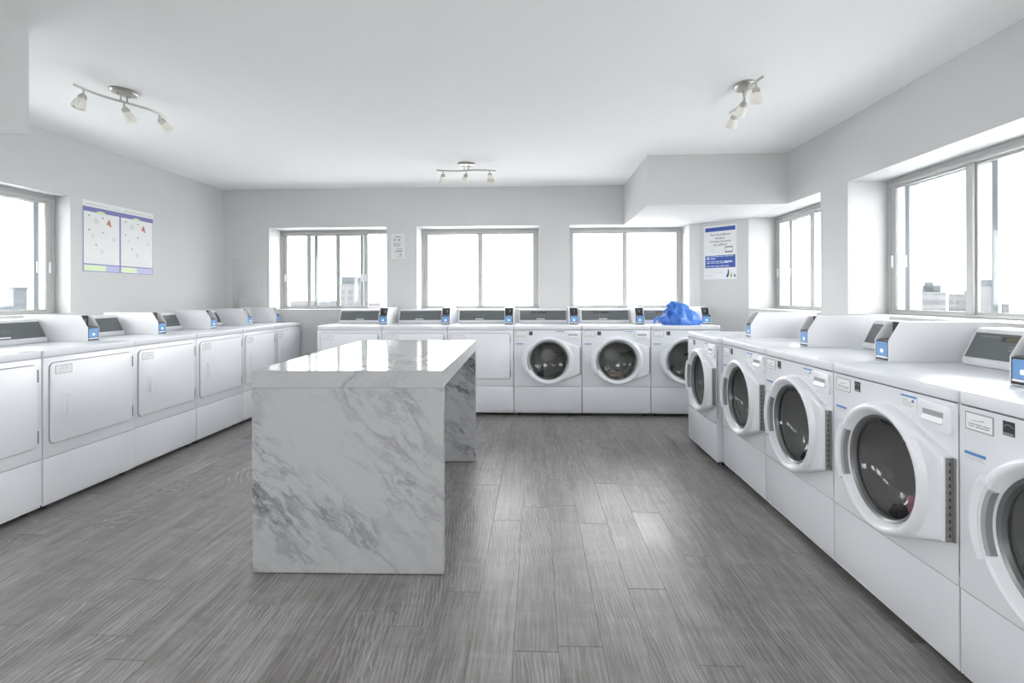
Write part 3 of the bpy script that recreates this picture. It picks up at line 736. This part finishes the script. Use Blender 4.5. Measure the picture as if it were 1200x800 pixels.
def ribbon(pts, w, th=.003):
    q = bmesh.new(); L_ = []
    for k, p in enumerate(pts):
        p = Vector(p); ww = w * (1 + .3 * math.sin(k * 1.7)); z = Vector((.0, .15 * math.sin(k), 1)).normalized()
        L_.append([q.verts.new(p + z * ww + Vector((0, th, 0))), q.verts.new(p - z * ww + Vector((0, th, 0))), q.verts.new(p - z * ww - Vector((0, th, 0))), q.verts.new(p + z * ww - Vector((0, th, 0)))])
    for A, B_ in zip(L_, L_[1:]):
        for k in range(4): q.faces.new((A[k], A[(k + 1) % 4], B_[(k + 1) % 4], B_[k]))
    q.faces.new(L_[0]); q.faces.new(L_[-1][::-1]); bmesh.ops.recalc_face_normals(q, faces=q.faces); return q
MB().join(ribbon([(-.12, -.07, .085), (-.17, -.085, .080), (-.21, -.09, .066), (-.245, -.08, .072), (-.27, -.085, .055), (-.29, -.09, .025)], .020)).build('bag_handle', 'bag', bag, 60)
MB().join(ribbon([(-.12, -.09, .05), (-.17, -.11, .058), (-.215, -.115, .048), (-.25, -.11, .035)], .016)).build('bag_handle', 'bag', bag, 60)
MB().join(ribbon([(-.10, -.03, .13), (-.135, -.05, .118), (-.16, -.055, .100)], .026)).build('loose_fold', 'bag', bag, 60)

# ------------------------------------------------------------------ ceiling track lights
def track_light(loc, rz, label, tilts):
    r = empty('track_light', (loc[0], loc[1], ZC), rz); tag(r, label, 'light', 'three-head track lights on the ceiling')
    MB().lathe([(0, 0), (.072, 0), (.074, -.010), (.066, -.020), (.05, -.024), (0, -.024)], 36, Matrix.Diagonal((1.15, .8, 1, 1))).build('canopy', 'nickel', r)
    for s in (-1, 1):
        MB().lathe([(0, -.022), (.008, -.022), (.009, -.030), (.006, -.034), (0, -.034)], 12, Matrix.Translation((s * .036, 0, 0))).build('canopy_screw', 'nickel', r)
        MB().tube([(s * .02, 0, -.022), (s * .02, 0, -.066)], .005, 8).build('bracket', 'nickel', r)
    pts = [(-.285 + .57 * i / 24, .024 * math.sin(2 * PI * i / 24), -.070) for i in range(25)]
    MB().tube(pts, .0075, 8).build('curved_bar', 'nickel', r)
    for k, xx in enumerate((-.225, 0.0, .225)):
        yy = .024 * math.sin(2 * PI * (xx + .285) / .57); tx, ty = tilts[k]
        hd = MB(); hd.tube([(xx, yy, -.070), (xx, yy, -.108)], .0052, 8); hd = hd.build('stem', 'nickel', r)
        mt = Matrix.Translation((xx, yy, -.102)) @ Matrix.Rotation(tx, 4, 'X') @ Matrix.Rotation(ty, 4, 'Y') @ Matrix.Scale(.80, 4)
        MB().lathe([(0, .004), (.012, .002), (.025, -.012), (.028, -.030), (.026, -.040), (0, -.040)], 24, mt).build('lamp_cup', 'nickel', hd)
        MB().lathe([(.024, -.036), (.031, -.045), (.040, -.070), (.045, -.095), (.044, -.112), (.041, -.112), (.037, -.070), (.022, -.040)], 28, mt, close=True).build('lamp_shade', 'shade', hd)
        bl_ = MB().lathe([(0, -.045), (.012, -.05), (.022, -.075), (.024, -.090), (.016, -.105), (0, -.110)], 16, mt).build('bulb', 'shade', hd)
track_light((-2.545, 3.15, 0), 1.32, 'brushed nickel three-head track light on the ceiling above the left dryers', [(0.15, .25), (-.15, -.45), (-.15, -.75)])
track_light((1.28, 3.26, 0), -1.62, 'brushed nickel three-head track light on the ceiling above the right washers', [(-.2, .5), (-.3, .5), (.1, .15)])
track_light((-.655, 5.03, 0), .10, 'brushed nickel three-head track light on the ceiling before the back windows', [(.1, -.05), (.25, .25), (-.5, -.1)])

# ------------------------------------------------------------------ posters and notices
def flat(parent, nm, m, y0, y1, z0, z1, d, t=.0006):
    """on the left wall, u = world y"""
    return bx(nm, m, parent, XL + d, XL + d + t, y0, y1, z0, z1)
pA = tag(bx('instruction_poster', 'paper', None, XL, XL + .003, 4.163, 4.963, 1.420, 2.020), 'white poster with two violet-bordered panels on the left wall', 'poster')
flat(pA, 'violet_field', 'purple', 4.163, 4.960, 1.424, 1.968, .003)
for y0, y1, gw in ((4.172, 4.545, .225), (4.563, 4.953, .19)):
    flat(pA, 'white_panel', 'paper', y0, y1, 1.492, 1.928, .0036)
    flat(pA, 'lower_band', 'lavender', y0, y1, 1.430, 1.482, .0036)
    flat(pA, 'green_block', 'mint', y0 + .002, y0 + gw, 1.432, 1.480, .0042)
    c = (y0 + y1) / 2 - .01
    MB().prism([(c - .055, 1.920), (c - .04, 1.938), (c, 1.945), (c + .04, 1.938), (c + .055, 1.920), (c, 1.914)], XL + .0042, XL + .0048, 'x').build('green_tab', 'mint', pA)
    k = (y1 - y0)
    dots = MB()
    for u, z in ((.14, 1.895), (.52, 1.890), (.14, 1.775), (.52, 1.765), (.33, 1.655)):
        dots.lathe([(0, 0), (.008, 0), (.008, .0006), (0, .0006)], 12, Matrix.Translation((XL + .0042, y0 + u * k, z)) @ Matrix.Rotation(PI / 2, 4, 'Y'))
    dots.build('step_numbers', 'print_grey', pA)
    ic = MB()
    for u, z, s in ((.34, 1.855, .026), (.24, 1.725, .018), (.84, 1.715, .020), (.50, 1.60, .022)):
        ic.prism([(y0 + u * k + s * 1.1 * math.cos(q * PI / 5), z + s * math.sin(q * PI / 5) * (1.15 if q % 2 else .8)) for q in range(10)], XL + .0042, XL + .0048, 'x')
    ic.build('step_drawings', 'print_faint', pA)
    rd = MB()
    for du, dz, s in ((0, .006, .016), (-.014, -.004, .013), (.012, -.016, .013), (-.002, .022, .011)):
        rd.lathe([(0, 0), (s, 0), (s * .9, .0006), (0, .0006)], 10, Matrix.Translation((XL + .0042, y0 + .70 * k + du, 1.850 + dz)) @ Matrix.Rotation(PI / 2, 4, 'Y'))
    rd.build('red_drawing', 'red_print', pA)
    fr = MB()
    for u0, u1, z0, z1 in ((.10, .46, 1.69, 1.76), (.58, .92, 1.67, 1.75), (.36, .66, 1.565, 1.645)):
        for a0, a1, b0, b1 in ((u0, u1, z1 - .002, z1), (u0, u1, z0, z0 + .002), (u0, u0 + .006, z0, z1), (u1 - .006, u1, z0, z1)):
            fr.box(XL + .0042, XL + .0046, y0 + a0 * k, y0 + a1 * k, b0, b1)
    for i in range(5): fr.box(XL + .0042, XL + .0046, y0 + .05 * k, y0 + (.9 - .06 * (i % 3)) * k, 1.505 + .010 * i, 1.5075 + .010 * i)
    fr.build('outline_print', 'print_faint', pA)
hl = MB()
for u0, u1 in ((4.19, 4.235), (4.245, 4.31), (4.32, 4.375), (4.385, 4.43), (4.475, 4.55), (4.60, 4.66), (4.67, 4.74), (4.75, 4.83), (4.87, 4.94)): hl.box(XL + .003, XL + .0036, u0, u1, 1.984, 1.994)
hl.build('heading_print', 'print_pale', pA)

# poster on the corner column: local frame u along the face, z up
A, B_ = Vector((1.892, YB, 0)), Vector((XR, 5.697, 0)); ud = (B_ - A).normalized(); nd = Vector((ud.y, -ud.x, 0))
MX = Matrix(((ud.x, -nd.x, 0, A.x), (ud.y, -nd.y, 0, A.y), (0, 0, 1, 0), (0, 0, 0, 1)))
def cb(nm, m, parent, u0, u1, z0, z1, d0, d1): return MB().box(u0, u1, -d1, -d0, z0, z1).move(MX).build(nm, m, parent)
def ctext(body, size, m, u, z, d, width=None, align='CENTER'):
    return text_mesh(body, size, 'lettering', m, pB, MX @ Matrix.Translation((u, -d, z)) @ Matrix.Rotation(PI / 2, 4, 'X'), align, 0.0012, width)
pB = tag(cb('detergent_poster', 'paper', None, .053, .439, 1.392, 1.990, 0, .003), 'white and navy French detergent poster on the angled corner column', 'poster')
cb('navy_band', 'navy', pB, .070, .425, 1.925, 1.970, .003, .0036)
ctext('Pour de meilleurs', .036, 'print_grey', .248, 1.887, .0037, .235)
ctext('résultats,', .036, 'print_grey', .248, 1.848, .0037, .12)
ctext('1/4 tasse de savon', .036, 'print_grey', .248, 1.812, .0037, .245)
ctext('est suffisant', .036, 'print_grey', .248, 1.775, .0037, .165)
mbp = MB().box(.15, .16, -.0036, -.003, 1.69, 1.74).box(.16, .25, -.0036, -.003, 1.688, 1.692).box(.26, .285, -.0036, -.003, 1.70, 1.712).box(.07, .27, -.0036, -.003, 1.748, 1.751)
mbp.move(MX).build('cup_drawing', 'print_pale', pB)
g_ = MB().box(.305, .395, -.0036, -.003, 1.735, 1.752).box(.305, .395, -.0036, -.003, 1.680, 1.700).box(.305, .311, -.0036, -.003, 1.70, 1.735).box(.389, .395, -.0036, -.003, 1.70, 1.735)
g_.move(MX).build('box_drawing', 'print_grey', pB)
cb('navy_block', 'navy', pB, .070, .425, 1.518, 1.655, .003, .0036)
ln = MB()
for u0, u1, z, hh in ((.085, .13, 1.612, .020), (.135, .20, 1.614, .012), (.085, .41, 1.640, .006), (.085, .39, 1.585, .008), (.085, .36, 1.568, .007), (.30, .40, 1.576, .014), (.085, .36, 1.532, .009)):
    n_ = max(1, int((u1 - u0) / .05))
    for q in range(n_): ln.box(u0 + (u1 - u0) * q / n_, u0 + (u1 - u0) * (q + .85) / n_, -.0042, -.0036, z, z + hh)
tag(ln.move(MX).build('block_print', 'navy_pale', pB), kind='stuff')
def sail(nm, m, pts): MB().prism(pts, -.0037, -.003, 'y').move(MX).build(nm, m, pB)
sail('sail_emblem', 'navy_dark', [(.315, 1.412), (.336, 1.455), (.340, 1.505), (.353, 1.478), (.352, 1.440), (.342, 1.412)])
sail('sail_emblem', 'green_print', [(.362, 1.412), (.372, 1.445), (.376, 1.470), (.388, 1.440), (.390, 1.412)])
sail('sail_emblem', 'navy_dark', [(.412, 1.412), (.408, 1.455), (.422, 1.435), (.430, 1.412)])
wm = MB()
for u0, u1, z in ((.075, .10, 1.425), (.103, .125, 1.427), (.128, .155, 1.429)): wm.box(u0, u1, -.0036, -.003, z, z + .008)
wm.tube([(.150, -.0033, 1.438), (.165, -.0033, 1.442), (.172, -.0033, 1.452)], .002, 5)
for u0, u1, z in ((.12, .29, 1.490), (.10, .28, 1.470), (.20, .29, 1.458)): wm.box(u0, u1, -.0036, -.003, z, z + .004)
wm.move(MX).build('small_print', 'print_pale', pB)

nt_ = tag(bx('wall_notice', 'paper_old', None, -1.685, -1.535, YB - .003, YB, 1.660, 1.940), 'small faded paper notice between the left and middle back windows', 'notice')
pm = MB()
for u0, u1, z0, z1 in ((.045, .11, 1.905, 1.915), (.03, .05, 1.865, 1.885), (.075, .10, 1.865, 1.885), (.02, .12, 1.83, 1.836), (.03, .045, 1.80, 1.82), (.055, .07, 1.80, 1.82), (.08, .095, 1.80, 1.82), (.06, .13, 1.765, 1.773), (.05, .13, 1.735, 1.75), (.095, .12, 1.695, 1.715), (.06, .13, 1.672, 1.678)):
    pm.box(-1.685 + u0, -1.685 + u1, YB - .0036, YB - .003, z0, z1)
pm.build('notice_print', 'print_grey', nt_)
bo = MB()
for u0, u1, z0, z1 in ((.0, .006, 1.66, 1.94), (.144, .15, 1.66, 1.94), (.006, .144, 1.66, 1.666), (.006, .144, 1.934, 1.94)): bo.box(-1.685 + u0, -1.685 + u1, YB - .0042, YB - .003, z0, z1)
bo.build('notice_sleeve', 'label_white', nt_)

# ------------------------------------------------------------------ outside: sea with painted haze, and distant towers
gr = MB().box(-2500, 2500, 60, 3000, -62, -60).box(-2500, 2500, -600, 60, -62, -60).build('ground', 'sea'); tag(gr, kind='structure')
def tower(name, ang, dist, width, top, label, m='tower', floors=8, bands=True, roof=None, depth=18):
    """ang in degrees right of the back-wall normal"""
    a = math.radians(ang); r = empty(name, (dist * math.sin(a), dist * math.cos(a), -60), -a); tag(r, label, 'building', 'towers far outside the windows')
    h = 60 + top
    MB().box(-width / 2, width / 2, 0, depth, 0, h).build('tower_walls', m, r)
    w_ = MB(); fh = 3.2
    for k in range(floors):
        z = h - 2.6 - k * fh
        if bands: w_.box(-width / 2 + .4, width / 2 - .4, -.15, .1, z - 1.5, z)
        else:
            n_ = max(3, int(width / 3))
            for q in range(n_):
                x0 = -width / 2 + (q + .25) * width / n_; w_.box(x0, x0 + width / n_ * .5, -.15, .1, z - 1.7, z)
    w_ = w_.build('tower_windows', 'tower_glass', r); w_['kind'] = 'stuff'
    MB().box(-width / 2 - .3, width / 2 + .3, -.3, depth + .3, h, h + .6).build('parapet', m, r)
    if roof:
        rb = MB()
        for x0, x1, hh in roof: rb.box(x0 * width, x1 * width, 3, depth - 3, h + .6, h + hh)
        rb.build('plant_room', 'tower_blue', r)
    return r
def ang(px): return math.degrees(math.atan((px - 598.7) / 615.7) - 0.04558)
def topz(py, px, dist):   # height for a roof seen at pixel row py
    a = math.atan((px - 598.7) / 615.7); return 1.2 - (py - 347.5 + (px - 598.7) * -.00305) / 615.7 * dist * math.cos(a)
def tw(px0, px1, py, dist, label, **kw):
    a0, a1 = math.radians(ang(px0)), math.radians(ang(px1)); w = 2 * dist * math.tan((a1 - a0) / 2)
    tower('far_tower', (ang(px0) + ang(px1)) / 2, dist, w, topz(py, (px0 + px1) / 2, dist), label, **kw)
tw(1080, 1109, 347, 260, 'pale banded tower with domed plant room seen through the right window', roof=[(-.48, .30, 3.4), (-.40, -.02, 4.6)], floors=6)
tw(1111, 1134, 349, 330, 'pale slim tower right of the banded tower through the right window', bands=False, floors=6)
tw(1129, 1146, 344, 520, 'pale plain tower behind the mullion of the right window', bands=False, floors=8)
tw(1145, 1167, 341, 300, 'pale tower with blue-grey roof band right of the mullion', bands=False, floors=8, roof=[(-.5, .5, 3.8)])
tw(1168, 1183, 345, 350, 'pale gridded tower rightmost through the right window', bands=False, floors=8)
tw(397, 424, 333, 280, 'pale slab tower seen through the left back window', floors=7, roof=[(-.4, .5, 4.5)], bands=False)
tw(424, 446, 355, 350, 'low pale block right of the tower in the left back window', floors=3)
tw(340, 396, 352, 500, 'low wide pale block left of the tower in the left back window', floors=3)
tw(-30, 32, 335, 200, 'broad blue-grey block seen low through the left wall window', m='tower_blue', floors=5)
